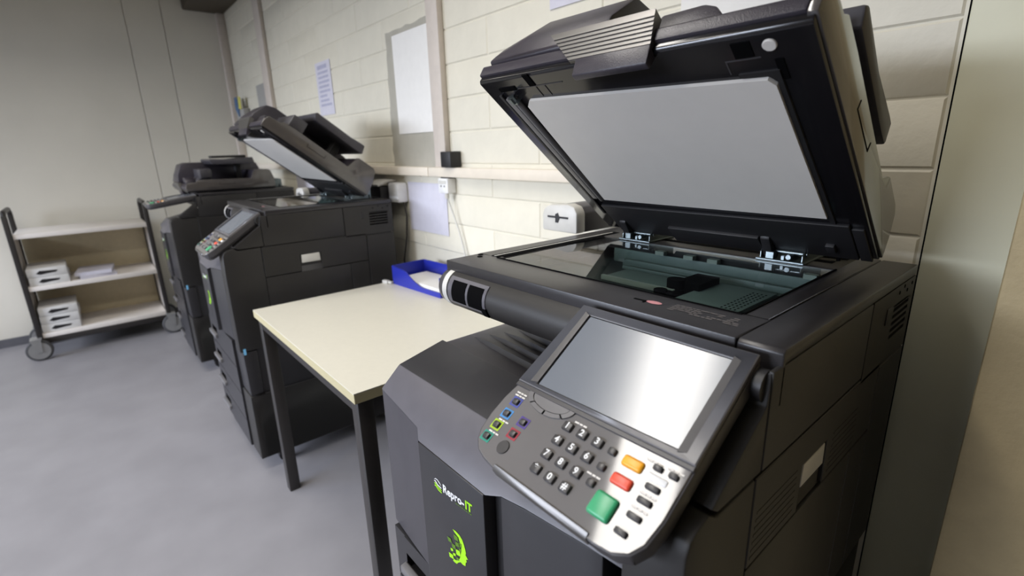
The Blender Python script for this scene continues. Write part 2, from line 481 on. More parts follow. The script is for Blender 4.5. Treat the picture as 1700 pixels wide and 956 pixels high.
    q.build('paper_feeder', M['black'], root, 0.004)
    for cx, cy in ((-0.74, 0.45), (-0.24, 0.45), (-0.74, 0.95), (-0.24, 0.95)):
        q = mb().box(cx - 0.02, cx + 0.02, cy - 0.03, cy + 0.03, 0.045, 0.071).cyl((cx - 0.014, cy, 0.027), (cx + 0.014, cy, 0.027), 0.027, 16)
        q.build('caster', M['dark'], root)
    # ---- output tray with ribs
    q = mb()
    q.prism([(-0.80, 0.905), (-0.30, 0.868), (-0.30, 0.845), (-0.80, 0.845)], 'y', 0.488, 0.84)
    ot = q.build('output_tray', M['cover'], root, 0.002)
    zt = lambda x: 0.905 - (x + 0.80) * 0.074
    q = mb()
    for i, y in enumerate((0.553, 0.585, 0.616, 0.647, 0.69, 0.73)):
        xs = -0.785 + i * 0.01
        pts = []
        q.add([(xs, y, zt(xs)), (xs + 0.05, y - 0.006, zt(xs + 0.05)), (-0.32, y - 0.008, zt(-0.32)), (-0.32, y + 0.008, zt(-0.32)), (xs + 0.05, y + 0.006, zt(xs + 0.05)),
               (xs + 0.05, y, zt(xs + 0.05) + 0.007), (-0.32, y, zt(-0.32) + 0.014)],
              [(0, 1, 5), (0, 5, 4), (1, 2, 6, 5), (4, 5, 6, 3), (2, 3, 6)])
    q.build('tray_ribs', M['door'], ot)
    q = mb()
    q.box(-0.797, -0.73, 0.672, 0.675, 0.9, 0.9075).box(-0.735, -0.73, 0.675, 0.73, 0.898, 0.905).box(-0.797, -0.792, 0.675, 0.73, 0.9, 0.908)
    q.build('stopper_groove', M['void'], ot)
    # ---- scanner unit
    q = mb()
    q.box(-0.80, -0.231, 0.508, 0.589, 1.047, 1.07).box(-0.80, -0.735, 0.589, 1.03, 1.047, 1.07).box(-0.26, -0.231, 0.589, 1.03, 1.047, 1.07).box(-0.735, -0.26, 0.901, 1.03, 1.047, 1.07)
    su = q.build('scanner_top', M['scan'], root, 0.0018)
    mb().prism([(0.508, 1.005), (0.508, 1.066), (0.513, 1.07), (1.03, 1.07), (1.03, 1.053), (0.515, 1.053), (0.515, 1.005)], 'x', -0.2295, -0.18).build('right_cap', M['scan'], root, 0.002)
    q = mb()
    q.box(-0.795, -0.232, 0.53, 0.545, 0.985, 1.048).box(-0.795, -0.78, 0.545, 1.02, 0.985, 1.048).box(-0.25, -0.186, 0.53, 1.02, 0.99, 1.05).box(-0.795, -0.19, 1.005, 1.02, 0.985, 1.048).box(-0.795, -0.186, 0.53, 1.02, 0.98, 0.99)
    q.build('scanner_housing', M['dark'], root)
    # lip lines and marks on the top frame
    q = mb()
    q.box(-0.742, -0.262, 0.5855, 0.5885, 1.0695, 1.0712).box(-0.262, -0.2595, 0.5885, 0.905, 1.0695, 1.0712)
    q.build('glass_seal', M['void'], su)
    q = mb()
    q.box(-0.765, -0.742, 0.592, 0.965, 1.0698, 1.0708)
    q.build('slit_frame', M['void'], su)
    mb().box(-0.758, -0.7535, 0.592, 0.955, 1.0705, 1.0712).build('slit_glass', M['pale'], su)
    mb().box(-0.742, -0.736, 0.60, 0.90, 1.0698, 1.071).build('seal_strip', M['void'], su)
    q = mb()
    for (x, y) in ((-0.79, 0.583), (-0.775, 0.570)):
        q.cyl((x, y, 1.0695), (x, y, 1.0706), 0.0055, 14)
    q.build('screw_cap', M['void'], su)
    vs = [(-0.364 + 0.0115 * math.cos(t * math.pi / 10), 0.552 + 0.006 * math.sin(t * math.pi / 10), 1.0706) for t in range(20)]
    q = mb()
    q.poly(vs)
    q.build('pictogram', M['pinkmark'], su)
    q = mb()
    random.seed(3)
    for r_ in range(5):
        x = -0.338
        while x < -0.252:
            L = random.uniform(0.003, 0.011)
            if random.random() < 0.85:
                q.poly([(x, 0.563 - r_ * 0.0055, 1.0705), (x + L, 0.563 - r_ * 0.0055, 1.0705), (x + L, 0.566 - r_ * 0.0055, 1.0705), (x, 0.566 - r_ * 0.0055, 1.0705)])
            x += L + 0.0015
    q.build('warning_print', M['greymark'], su)
    q = mb().box(-0.395, -0.375, 0.549, 0.5525, 1.0698, 1.0706).box(-0.378, -0.375, 0.544, 0.552, 1.0698, 1.0706)
    q.build('corner_arrow', M['void'], su)
    mb().box(-0.62, -0.28, 0.945, 0.962, 1.0698, 1.0708).box(-0.40, -0.27, 0.99, 1.012, 1.0698, 1.0708).build('rear_groove', M['void'], su)
    mb().cyl((-0.28, 0.975, 1.07), (-0.28, 0.975, 1.088), 0.003, 10).build('sensor_pin', M['void'], su)
    # glass and what lies beneath
    gl = mb().box(-0.7345, -0.2615, 0.5895, 0.9, 1.0655, 1.069).build('platen_glass', GLASS, root)
    q = mb()
    q.box(-0.775, -0.252, 0.546, 1.0, 1.012, 1.020)
    bed = q.build('scanner_bed', M['tealdark'], root)
    mb().box(-0.428, -0.322, 0.668, 0.842, 1.0201, 1.030).build('bed_plate', M['teal'], bed, 0.001)
    q = mb()
    for r_ in range(4):
        for i in range(13):
            q.box(-0.352 + r_ * 0.007, -0.3495 + r_ * 0.007, 0.69 + i * 0.0105, 0.6945 + i * 0.0105, 1.0301, 1.0304)
    tag(q.build('plate_perforation', M['void'], bed), kind='stuff')
    for box in ((-0.66, -0.30, 0.872, 0.880, 1.020, 1.034), (-0.70, -0.27, 0.893, 0.899, 1.020, 1.050), (-0.64, -0.31, 0.845, 0.849, 1.020, 1.027)):
        mb().box(*box).build('guide_rail', M['teal'], bed, 0.001)
    mb().box(-0.615, -0.455, 0.745, 0.752, 1.020, 1.030).build('lamp_bar', M['tealpale'], bed, 0.001)
    mb().box(-0.54, -0.44, 0.672, 0.690, 1.020, 1.030).build('lamp_bar', M['tealpale'], bed, 0.001)
    mb().box(-0.62, -0.46, 0.77, 0.835, 1.020, 1.024).build('mirror_tray', M['teal'], bed, 0.001)
    q = mb().cyl((-0.462, 0.765, 1.02), (-0.462, 0.765, 1.045), 0.016, 16).box(-0.462, -0.418, 0.765, 0.835, 1.02, 1.042).cyl((-0.47, 0.73, 1.02), (-0.47, 0.73, 1.032), 0.012, 12).box(-0.475, -0.445, 0.73, 0.765, 1.02, 1.028)
    q.build('lens_unit', M['void'], bed, 0.001, 1)
    for x, y in ((-0.52, 0.885), (-0.47, 0.885), (-0.585, 0.885), (-0.30, 0.885)):
        mb().box(x, x + 0.02, y - 0.004, y + 0.010, 1.052, 1.060).build('glass_clip', M['tealpale'], bed)
    # ---- round rail under the scanner's front edge
    q = mb().cyl((-0.772, 0.523, 1.018), (-0.25, 0.523, 1.018), 0.037, 32)
    fr = q.build('front_rail', M['black'], root)
    mb().cyl((-0.786, 0.523, 1.018), (-0.772, 0.523, 1.018), 0.0375, 32).build('silver_ring', M['pale'], fr)
    mb().cyl((-0.806, 0.523, 1.018), (-0.786, 0.523, 1.018), 0.0335, 32, r1=0.037).build('end_cap', M['bezel_dark'], fr, 0.003)

    def arc_panel(xa, xb, a0, a1, r, n=6):
        pts = []
        for i in range(n + 1):
            t = math.radians(a0 + (a1 - a0) * i / n)
            pts.append((0.523 - r * math.cos(t), 1.018 + r * math.sin(t)))
        for i in range(n, -1, -1):
            t = math.radians(a0 + (a1 - a0) * i / n)
            pts.append((0.523 - (r - 0.003) * math.cos(t), 1.018 + (r - 0.003) * math.sin(t)))
        return pts
    q = mb()
    q.prism(arc_panel(0, 0, -32, 50, 0.0388), 'x', -0.766, -0.652)
    pp = q.build('port_cover', M['bevel'], fr, 0.0008, 1)
    for xa in (-0.752, -0.702):
        mb().prism(arc_panel(0, 0, -22, 38, 0.0396), 'x', xa, xa + 0.042).build('port_opening', M['void'], fr)
    mb().prism(arc_panel(0, 0, -40, -14, 0.0398), 'x', -0.664, -0.650).build('cover_latch', M['void'], fr)
    # ---- control panel
    th = math.radians(panel_deg)
    piv = Vector((0, 0.49, 1.06))
    vd = Vector((0, -math.cos(th), -math.sin(th)))
    nd = Vector((0, -math.sin(th), math.cos(th)))

    def PT(p):
        return T(Vector((p[0], 0, 0)) + piv + vd * p[1] + nd * p[2])
    pm = lambda: MB(PT)
    lo = [(-0.4425, 0.1335), (-0.4475, 0.158), (-0.4485, 0.185), (-0.4455, 0.209), (-0.439, 0.2215), (-0.4282, 0.2305), (-0.413, 0.2355), (-0.3927, 0.2385), (-0.2412, 0.2405), (-0.222, 0.2385), (-0.2075, 0.2305), (-0.1995, 0.2165), (-0.196, 0.19), (-0.196, 0.1335)]
    whole = [(-0.434, -0.004), (-0.199, -0.004), (-0.1955, 0.004)] + lo[::-1] + [(-0.4375, 0.004)]
    shrink = lambda P, s, c=(-0.32, 0.13): [((x - c[0]) * s + c[0], (v - c[1]) * s + c[1]) for x, v in P]
    q = pm()
    lower = [(min(x, -0.2025), min(v, 0.234) if v > 0.13 else v) for x, v in whole]
    q.loft([(x, v, -0.002) for x, v in whole], [(x, v, -0.020) for x, v in whole])
    q.loft([(x, v, -0.020) for x, v in whole], [(x, v, -0.031) for x, v in shrink(whole, 0.965)])
    cp = q.build('control_panel', M['bezel_dark'], root, 0.0015)
    q = pm()
    q.loft([(x, v, -0.0005) for x, v in shrink(lo, 0.982, (-0.32, 0.185))], [(x, v, -0.006) for x, v in shrink(lo, 0.985, (-0.32, 0.185))])
    q.build('key_plate', M['keyplate'], cp, 0.0008, 1)
    s_in = [(-0.4145, 0.009), (-0.2187, 0.009), (-0.2182, 0.1245), (-0.4135, 0.1265)]
    fr4 = [(-0.435, -0.0045), (-0.1975, -0.0045), (-0.1965, 0.1325), (-0.442, 0.1325)]
    q = pm()
    for i in range(4):
        j = (i + 1) % 4
        q.loft([(*fr4[i], 0.004), (*fr4[j], 0.004), (*s_in[j], 0.003), (*s_in[i], 0.003)], [(*fr4[i], -0.006), (*fr4[j], -0.006), (*s_in[j], -0.006), (*s_in[i], -0.006)])
    q.build('screen_bezel', M['bezel'], cp, 0.0012, 1)
    for (xa, xb, xc, xd) in ((-0.4225, -0.4145, -0.4135, -0.4235), (-0.2187, -0.2105, -0.2095, -0.2182)):
        q = pm()
        q.loft([(xa, 0.006, 0.0042), (xb, 0.009, 0.0036), (xc, 0.1245, 0.0036), (xd, 0.1275, 0.0042)], [(xa, 0.006, 0.001), (xb, 0.009, 0.001), (xc, 0.1245, 0.001), (xd, 0.1275, 0.001)])
        q.build('bezel_inlay', M['bezel_dark'], cp)
    q = pm()
    ins = shrink(s_in, 0.985, (-0.316, 0.067))
    q.loft([(x, v, 0.0012) for x, v in ins], [(x, v, -0.004) for x, v in ins])
    q.build('touch_screen', M['screen'], cp)
    q = pm()
    q.loft([(-0.4425, 0.1322, 0.0015), (-0.1965, 0.1322, 0.0015), (-0.1965, 0.1375, 0.0015), (-0.4435, 0.1385, 0.0015)], [(-0.4425, 0.1322, -0.004), (-0.1965, 0.1322, -0.004), (-0.1965, 0.1375, -0.004), (-0.4435, 0.1385, -0.004)])
    q.build('ledge', M['bezel_dark'], cp, 0.0006, 1)
    cxd, cvd = -0.379, 0.1375
    for i in range(4):
        q = pm()
        a0, a1 = math.pi * (i + 0.05) / 4, math.pi * (i + 0.95) / 4
        P = [(cxd + 0.037 * math.cos(a0 + (a1 - a0) * k / 5), cvd + 0.0195 * math.sin(a0 + (a1 - a0) * k / 5)) for k in range(6)]
        P += [(cxd + 0.030 * math.cos(a1 + (a0 - a1) * k / 5), cvd + 0.0145 * math.sin(a1 + (a0 - a1) * k / 5)) for k in range(6)]
        q.loft([(x, v, 0.0014) for x, v in P], [(x, v, -0.003) for x, v in P])
        q.build('dial_segment', M['bezel'], cp)
    q = pm()
    for i in range(5):
        a0 = math.pi * i / 4
        q.loft([(cxd + r_ * math.cos(a0) + e * math.sin(a0), cvd + r_ * 0.5 * math.sin(a0) - e * math.cos(a0), 0.0004) for r_, e in ((0.038, -.001), (0.038, .001), (0.029, .001), (0.029, -.001))],
               [(cxd + r_ * math.cos(a0) + e * math.sin(a0), cvd + r_ * 0.5 * math.sin(a0) - e * math.cos(a0), -0.003) for r_, e in ((0.038, -.001), (0.038, .001), (0.029, .001), (0.029, -.001))])
    tag(q.build('dial_groove', M['void'], cp), kind='stuff')
    q = pm()
    P = [(cxd + 0.029 * math.cos(math.pi * k / 14), cvd + 0.0135 * math.sin(math.pi * k / 14)) for k in range(15)]
    q.loft([(x, v, 0.0008) for x, v in P], [(x, v, -0.003) for x, v in P])
    q.build('dial_centre', M['bezel'], cp)

    def key(u, v, wu, wv, m, name='key', text=None, ring=None, hgt=0.0035, rnd=0.0015, tsize=0.0105, label=None, base=-0.0005):
        q = pm()
        B = lambda g: [(u - wu - g, v - wv - g), (u + wu + g, v - wv - g), (u + wu + g, v + wv + g), (u - wu - g, v + wv + g)]
        q.loft([(x, y, base + hgt) for x, y in B(-0.0007)], [(x, y, -0.003) for x, y in B(0)])
        ms = [m]
        if ring:
            ms.append(M[ring])
        if text:
            ms.append(M['white'])
        o = q.build(name, ms, cp, rnd, 3 if rnd > 0.002 else 2)
        if text or ring:
            bm = bmesh.new()
            bm.from_mesh(o.data)
            if ring:
                Bo, Bi = B(0.0026), B(0.0004)
                vv = [bm.verts.new(PT((x, y, base + 0.0004))) for x, y in Bo] + [bm.verts.new(PT((x, y, base + 0.0004))) for x, y in Bi]
                for i in range(4):
                    f = bm.faces.new([vv[i], vv[(i + 1) % 4], vv[4 + (i + 1) % 4], vv[4 + i]])
                    f.material_index = 1
            if text:
                gv, gf = glyph(text, tsize, 'CENTER', 0.0003)
                vv = [bm.verts.new(PT((u + g[0], v - g[1] - 0.0004, base + hgt + 0.0002))) for g in gv]
                for f_ in gf:
                    f = bm.faces.new([vv[i] for i in f_])
                    f.material_index = len(ms) - 1
            bm.to_mesh(o.data)
            bm.free()
        if label:
            o['label'] = label
        return o
    for r_, row in enumerate((('1', '2', '3'), ('4', '5', '6'), ('7', '8', '9'), ('*', '0', '#'))):
        for c_, t in enumerate(row):
            key(-0.3391 + 0.02135 * c_ - 0.0006 * r_, 0.1557 + 0.0190 * r_, 0.0070, 0.0056, M['key'], 'number_key', t)
    for u, v in ((-0.2765, 0.1565), (-0.2773, 0.1757), (-0.2773, 0.1948)):
        key(u, v, 0.0052, 0.0042, M['key'], 'small_key')
    key(-0.2508, 0.1573, 0.0122, 0.0064, M['yellow'], 'reset_key', rnd=0.004, label='yellow-orange key')
    key(-0.251, 0.178, 0.0122, 0.0064, M['red'], 'stop_key', rnd=0.004, label='red key')
    key(-0.2533, 0.2075, 0.0135, 0.0128, M['green'], 'start_key', rnd=0.004, hgt=0.0045, label='large green key')
    key(-0.2222, 0.1595, 0.0115, 0.0042, M['white'], 'pale_key', rnd=0.0025, hgt=0.0012)
    for u, v, wu in ((-0.2267, 0.1495, 0.0055), (-0.2100, 0.1495, 0.0055), (-0.2214, 0.1690, 0.0080), (-0.2213, 0.1835, 0.0080), (-0.2222, 0.2002, 0.0080), (-0.2252, 0.2180, 0.0072)):
        key(u, v, wu, 0.0034, M['key'], 'side_key')
    for u, v, rg in ((-0.4242, 0.159, 'ring_blue'), (-0.4245, 0.1773, 'ring_cyan'), (-0.4262, 0.195, 'ring_lime'), (-0.4278, 0.2127, 'ring_teal'), (-0.395, 0.1768, 'ring_violet'), (-0.3965, 0.1945, 'ring_crimson')):
        key(u, v, 0.0052, 0.0040, M['key'], 'function_key', ring=rg)
    pm().cyl((-0.3966, 0.2132, -0.003), (-0.3966, 0.2132, 0.0008), 0.0085, 20).build('round_key', M['key'], cp, 0.0005, 1)
    q = pm()
    for u, v, n_ in ((-0.424, 0.1455, 2), (-0.4205, 0.1862, 1), (-0.4215, 0.2040, 1), (-0.3265, 0.1455, 1), (-0.279, 0.186, 1), (-0.221, 0.176, 1), (-0.221, 0.191, 1), (-0.232, 0.1445, 1), (-0.21, 0.1435, 1)):
        for k in range(n_):
            for j, L in enumerate((0.006, 0.004, 0.005)):
                a = u - 0.009 + (0, 0.007, 0.012)[j]
                q.poly([(a, v + k * 0.004, 0.0002), (a + L, v + k * 0.004, 0.0002), (a + L, v + 0.0020 + k * 0.004, 0.0002), (a, v + 0.0020 + k * 0.004, 0.0002)])
    tag(q.build('key_captions', M['sheet'], cp), kind='stuff')
    q = pm()
    q.loft([(-0.3905, 0.2335, 0.0016), (-0.2500, 0.2345, 0.0016), (-0.2500, 0.2415, -0.001), (-0.3905, 0.2405, -0.001)], [(-0.3905, 0.2335, -0.002), (-0.2500, 0.2345, -0.002), (-0.2500, 0.2425, -0.012), (-0.3905, 0.2415, -0.012)])
    q.build('silver_strip', M['silver'], cp, 0.0008, 1)
    # ---- lid with the document feeder
    ph = math.radians(lid_deg)
    P0 = Vector((0, 0.912, 1.10 if lid_deg > 5 else 1.075))
    da = Vector((0, -math.cos(ph), math.sin(ph)))
    db = Vector((0, math.sin(ph), math.cos(ph)))

    def LT(p):
        return T(Vector((p[0], 0, 0)) + P0 + da * p[1] + db * p[2])
    lm = lambda: MB(LT)
    xl, xr = -0.742, -0.212
    q = lm()
    q.prism([(-0.022, 0.004), (-0.012, 0.0), (0.448, 0.0), (0.452, 0.004), (0.452, 0.012), (-0.022, 0.012)], 'x', xl, xr)
    lid = q.build('lid', M['gloss'], root, 0.0015)
    q = lm()
    q.prism([(-0.024, 0.012), (0.456, 0.012), (0.458, 0.030), (0.440, 0.044), (-0.02, 0.044)], 'x', xl - 0.004, xr - 0.0085)
    q.build('lid_shell', M['lidtex'], lid, 0.003)
    q = lm()
    q.prism([(-0.024, 0.008), (0.456, 0.008), (0.458, 0.030), (0.450, 0.052), (0.405, 0.056), (0.395, 0.066), (0.34, 0.068), (0.11, 0.064), (0.092, hump - 0.006), (0.082, hump), (0.012, hump), (-0.004, hump - 0.008), (-0.018, hump * 0.55)], 'x', xr - 0.008, xr + 0.003)
    sw = q.build('side_wall', M['sidewall'], lid, 0.002)
    lm().box(xr + 0.002, xr + 0.0036, 0.205, 0.285, 0.036, 0.0375).box(xr + 0.002, xr + 0.0036, 0.2835, 0.285, 0.0375, 0.05).box(xr + 0.002, xr + 0.0036, 0.205, 0.2065, 0.0375, 0.05).build('latch_outline', M['void'], lid)
    q = lm()
    q.prism([(0.11, 0.040), (0.108, 0.062), (0.09, hump - 0.006), (0.08, hump - 0.001), (0.012, hump - 0.001), (-0.003, hump - 0.009), (-0.017, hump * 0.54), (-0.02, 0.02)], 'x', -0.55, xr - 0.0085)
    q.build('rear_cover', M['lidtex'], lid, 0.003)
    # feeder hump on the left
    q = lm()
    prof = [(0.444, 0.044), (0.452, 0.048), (0.449, 0.090), (0.424, 0.150), (0.39, 0.162), (0.05, 0.160), (0.0, 0.150), (-0.02, 0.10), (-0.02, 0.044)]
    prof2 = [(0.444, 0.044), (0.452, 0.048), (0.448, 0.06), (0.44, 0.085), (0.40, 0.10), (0.05, 0.10), (0.0, 0.09), (-0.02, 0.07), (-0.02, 0.044)]
    q.loft([(-0.50, a, b) for a, b in prof], [(-0.68, a, b) for a, b in prof])
    q.loft([(-0.68, a, b) for a, b in prof], [(-0.748, a, b) for a, b in prof2])
    q.build('feeder_cover', M['lidtex'], lid, 0.004)
    q = lm()
    q.box(-0.46, -0.25, 0.31, 0.37, 0.075, 0.125)
    q.prism([(0.38, 0.044), (0.39, 0.060), (0.31, 0.128), (0.31, 0.044)], 'x', -0.462, -0.28)
    q.build('paper_exit', M['cover'], lid, 0.004)
    q = lm()
    q.box(-0.46, xr - 0.012, 0.10, 0.40, 0.044, 0.05)
    q.build('exit_floor', M['void'], lid)
    # document tray
    q = lm()
    q.prism([(0.315, 0.172), (0.305, 0.182), (0.20, 0.176), (0.10, 0.186), (0.080, 0.186), (0.072, 0.150), (0.10, 0.148), (0.30, 0.150)], 'x', -0.52, -0.234)
    dt = q.build('document_tray', M['cover'], lid, 0.004)
    lm().box(-0.40, -0.34, 0.13, 0.16, 0.05, 0.15).build('tray_prop', M['dark'], lid, 0.002)
    q = lm()
    q.box(-0.38, -0.3, 0.10, 0.29, 0.186, 0.20)
    q.build('paper_guide', M['dark'], dt, 0.005)
    # front handle
    q = lm()
    zig = [(0.452, 0.050), (0.470, 0.050)]
    for i in range(7):
        b = 0.0445 - i * 0.0062
        a = 0.4685 - i * 0.0014
        zig += [(a, b), (a, b - 0.0048), (a - 0.0016, b - 0.0049), (a - 0.0016, b - 0.006)]
    zig += [(0.452, 0.003)]
    q.add([(-0.582 + (0.05 - b) * 1.2, a, b) for a, b in zig] + [(-0.400 + (0.05 - b) * 0.2, a, b) for a, b in zig],
          [list(range(len(zig))), list(range(2 * len(zig) - 1, len(zig) - 1, -1))] + [(i, (i + 1) % len(zig), len(zig) + (i + 1) % len(zig), len(zig) + i) for i in range(len(zig))])
    q.build('front_handle', M['silver'], lid)['label'] = 'ribbed silver handle'
    q = lm()
    q.prism([(0.44, -0.001), (0.460, 0.003), (0.452, -0.020), (0.442, -0.020)], 'x', -0.512, -0.390)
    q.build('handle_lip', M['lidtex'], lid, 0.002)
    q = lm()
    q.prism([(-0.42, 0.044), (-0.42, 0.078), (-0.36, 0.080), (-0.342, 0.072), (-0.33, 0.058), (-0.325, 0.044)], 'y', 0.39, 0.438)
    q.build('exit_guide', M['lidtex'], lid, 0.004)
    # underside
    q = lm()
    q.add([(-0.652, 0.402, -0.0055), (-0.2695, 0.388, -0.0055), (-0.262, 0.378, -0.0055), (-0.2605, 0.103, -0.0055), (-0.674, 0.110, -0.0055), (-0.665, 0.39, -0.0055),
           (-0.652, 0.402, 0.001), (-0.2695, 0.388, 0.001), (-0.262, 0.378, 0.001), (-0.2605, 0.103, 0.001), (-0.674, 0.110, 0.001), (-0.665, 0.39, 0.001)],
          [(0, 1, 2, 3, 4, 5), (6, 11, 10, 9, 8, 7)] + [(i, 6 + i, 6 + (i + 1) % 6, (i + 1) % 6) for i in range(6)])
    q.build('backing_sheet', M['sheet'], lid)['label'] = 'white backing sheet'
    q = lm()
    q.box(-0.703, -0.690, 0.112, 0.412, -0.006, 0.001).cyl((-0.682, 0.108, -0.0035), (-0.682, 0.410, -0.0035), 0.0055, 12)
    q.build('scan_strip', M['bezel'], lid, 0.001)
    lm().box(-0.715, -0.708, 0.05, 0.42, -0.004, 0.001).build('strip_edge', M['dark'], lid, 0.001)
    q = lm().cyl((-0.682, 0.406, -0.008), (-0.682, 0.418, -0.008), 0.006, 10).box(-0.69, -0.676, 0.402, 0.409, -0.010, 0.0)
    q.build('strip_screw', M['chrome'], lid)
    lm().cyl((-0.257, 0.432, -0.0025), (-0.257, 0.432, 0.001), 0.0075, 20).build('stop_button', M['sheet'], lid, 0.0008, 1)
    for b_ in ((-0.297, -0.276, 0.420, 0.441), (-0.257, -0.248, 0.383, 0.412), (-0.63, -0.617, 0.428, 0.452), (-0.705, -0.665, 0.425, 0.433)):
        lm().box(*b_, -0.0012, 0.001).build('recess', M['void'], lid)
    lm().box(-0.31, -0.27, 0.4165, 0.418, -0.0008, 0.001).box(-0.31, -0.3085, 0.398, 0.4165, -0.0008, 0.001).build('cover_seam', M['bezel_dark'], lid)
    lm().box(-0.66, -0.56, 0.426, 0.4275, -0.0008, 0.001).box(-0.62, -0.6185, 0.404, 0.426, -0.0008, 0.001).box(-0.60, -0.5985, 0.404, 0.426, -0.0008, 0.001).build('cover_seam', M['bezel_dark'], lid)
    lm().prism([(-0.3, 0.398), (-0.255, 0.398), (-0.2525, 0.07), (-0.2595, 0.07), (-0.2605, 0.385), (-0.27, 0.392), (-0.3, 0.393)], 'z', -0.003, 0.001).build('sheet_frame', M['dark'], lid)
    q = lm()
    q.box(-0.70, -0.235, -0.015, 0.085, -0.006, 0.001).box(-0.56, -0.38, -0.018, 0.03, -0.012, 0.0)
    q.build('rear_underside', M['dark'], lid, 0.002)
    q = lm().box(xr - 0.022, xr - 0.006, -0.018, 0.075, -0.004, 0.001).box(-0.275, -0.262, 0.01, 0.03, -0.012, 0.0)
    q.build('hinge_catch', M['dark'], lid, 0.001)
    for hx in (-0.652, -0.348):
        w2 = 0.036
        sd = [(0.905, 1.0705), (1.0, 1.0705), (1.0, 1.118), (0.978, 1.124), (0.955, 1.108), (0.925, 1.098), (0.905, 1.084)]
        q = mb()
        q.prism(sd, 'x', hx - w2, hx - w2 + 0.003)
        q.prism(sd, 'x', hx + w2 - 0.003, hx + w2)
        q.box(hx - w2 - 0.004, hx + w2 + 0.004, 0.898, 1.0, 1.0702, 1.0735)
        q.box(hx - w2, hx + w2, 0.997, 1.0, 1.0735, 1.115)
        q.box(hx - 0.024, hx - 0.010, 0.900, 0.914, 1.0735, 1.086).cyl((hx - w2, 0.918, 1.085), (hx + w2 + 0.003, 0.918, 1.085), 0.004, 10)
        q.cyl((hx + 0.014, 0.90, 1.080), (hx + 0.014, 0.95, 1.080), 0.005, 10).box(hx + 0.002, hx + 0.008, 0.90, 0.905, 1.0735, 1.082)
        hg = q.build('hinge', M['chrome'], root, 0.0008, 1)
        if lid_deg > 5:
            q = lm()
            q.prism([(0.035, 0.0), (0.028, -0.010), (-0.012, -0.022), (-0.03, -0.012), (-0.03, 0.0)], 'x', hx - 0.030, hx - 0.014)
            q.build('hinge_arm', M['dark'], hg, 0.002)
    return root


# glass: clear sheet that still mirrors the wall
GLASS = bpy.data.materials.new('platen_glass')
GLASS.use_nodes = True
_nt = GLASS.node_tree
_b = _nt.nodes['Principled BSDF']
_nt.nodes.remove(_b)
_t = _nt.nodes.new('ShaderNodeBsdfTransparent')
_t.inputs[0].default_value = (0.93, 0.97, 0.96, 1)
_g = _nt.nodes.new('ShaderNodeBsdfGlossy')
_g.inputs['Roughness'].default_value = 0.015
_fr = _nt.nodes.new('ShaderNodeFresnel')
_fr.inputs[0].default_value = 1.6
_mx = _nt.nodes.new('ShaderNodeMixShader')
_ge = _nt.nodes.new('ShaderNodeNewGeometry')
_ml = _nt.nodes.new('ShaderNodeMath')
_ml.operation = 'SUBTRACT'
_ml.use_clamp = True
_nt.links.new(_fr.outputs[0], _ml.inputs[0])
_nt.links.new(_ge.outputs['Backfacing'], _ml.inputs[1])
_nt.links.new(_ml.outputs[0], _mx.inputs[0])
_nt.links.new(_t.outputs[0], _mx.inputs[1])
_nt.links.new(_g.outputs[0], _mx.inputs[2])
_nt.links.new(_mx.outputs[0], _nt.nodes['Material Output'].inputs[0])

photocopier(0.0, 'large black copier nearest the camera with raised lid and tilted touch panel', 38.8, 33.5, 0.086)
photocopier(-1.86, 'middle black copier with raised lid beyond the cream table', 36.8, 33.5, 0.122)
photocopier(-3.18, 'farthest black copier with its lid closed beside the trolley', 0.0, 8.0, 0.112)


# ------------------------------------------------------------------ table between the copiers
tb = thing('table', 'cream table with black steel legs between the two open copiers', 'table', (-1.465, 0.74, 0))
T = off((-1.465, 0.74, 0))
tx0, tx1, ty0, ty1 = -1.90, -1.03, 0.382, 1.10
MB(T).box(tx0, tx1, ty0, ty1, 0.7385, 0.741).build('table_surface', M['table'], tb)
MB(T).box(tx0, tx1, ty0, ty1, 0.714, 0.7384).build('edge_band', M['tedge'], tb, 0.001, 1)
MB(T).box(tx0 + 0.02, tx1 - 0.02, ty0 + 0.012, ty0 + 0.037, 0.675, 0.7138).box(tx0 + 0.02, tx1 - 0.02, ty1 - 0.037, ty1 - 0.012, 0.675, 0.7138).box(tx0 + 0.012, tx0 + 0.037, ty0 + 0.02, ty1 - 0.02, 0.675, 0.7138).box(tx1 - 0.037, tx1 - 0.012, ty0 + 0.02, ty1 - 0.02, 0.675, 0.7138).build('frame', M['steel_black'], tb, 0.002)
for lx in (tx0 + 0.01, tx1 - 0.05):
    for ly in (ty0 + 0.01, ty1 - 0.05):
        MB(T).box(lx, lx + 0.04, ly, ly + 0.04, 0.0, 0.7138).build('leg', M['steel_black'], tb, 0.003)

# blue letter tray on the table, with paper in it
lt = thing('letter_tray', 'blue plastic letter tray on the back of the cream table', 'tray', (-1.70, 1.0, 0.741))
ca, sa = rot2(math.radians(4))


def TL(p):
    return Vector((p.x * ca - p.y * sa, p.x * sa + p.y * ca, p.z))


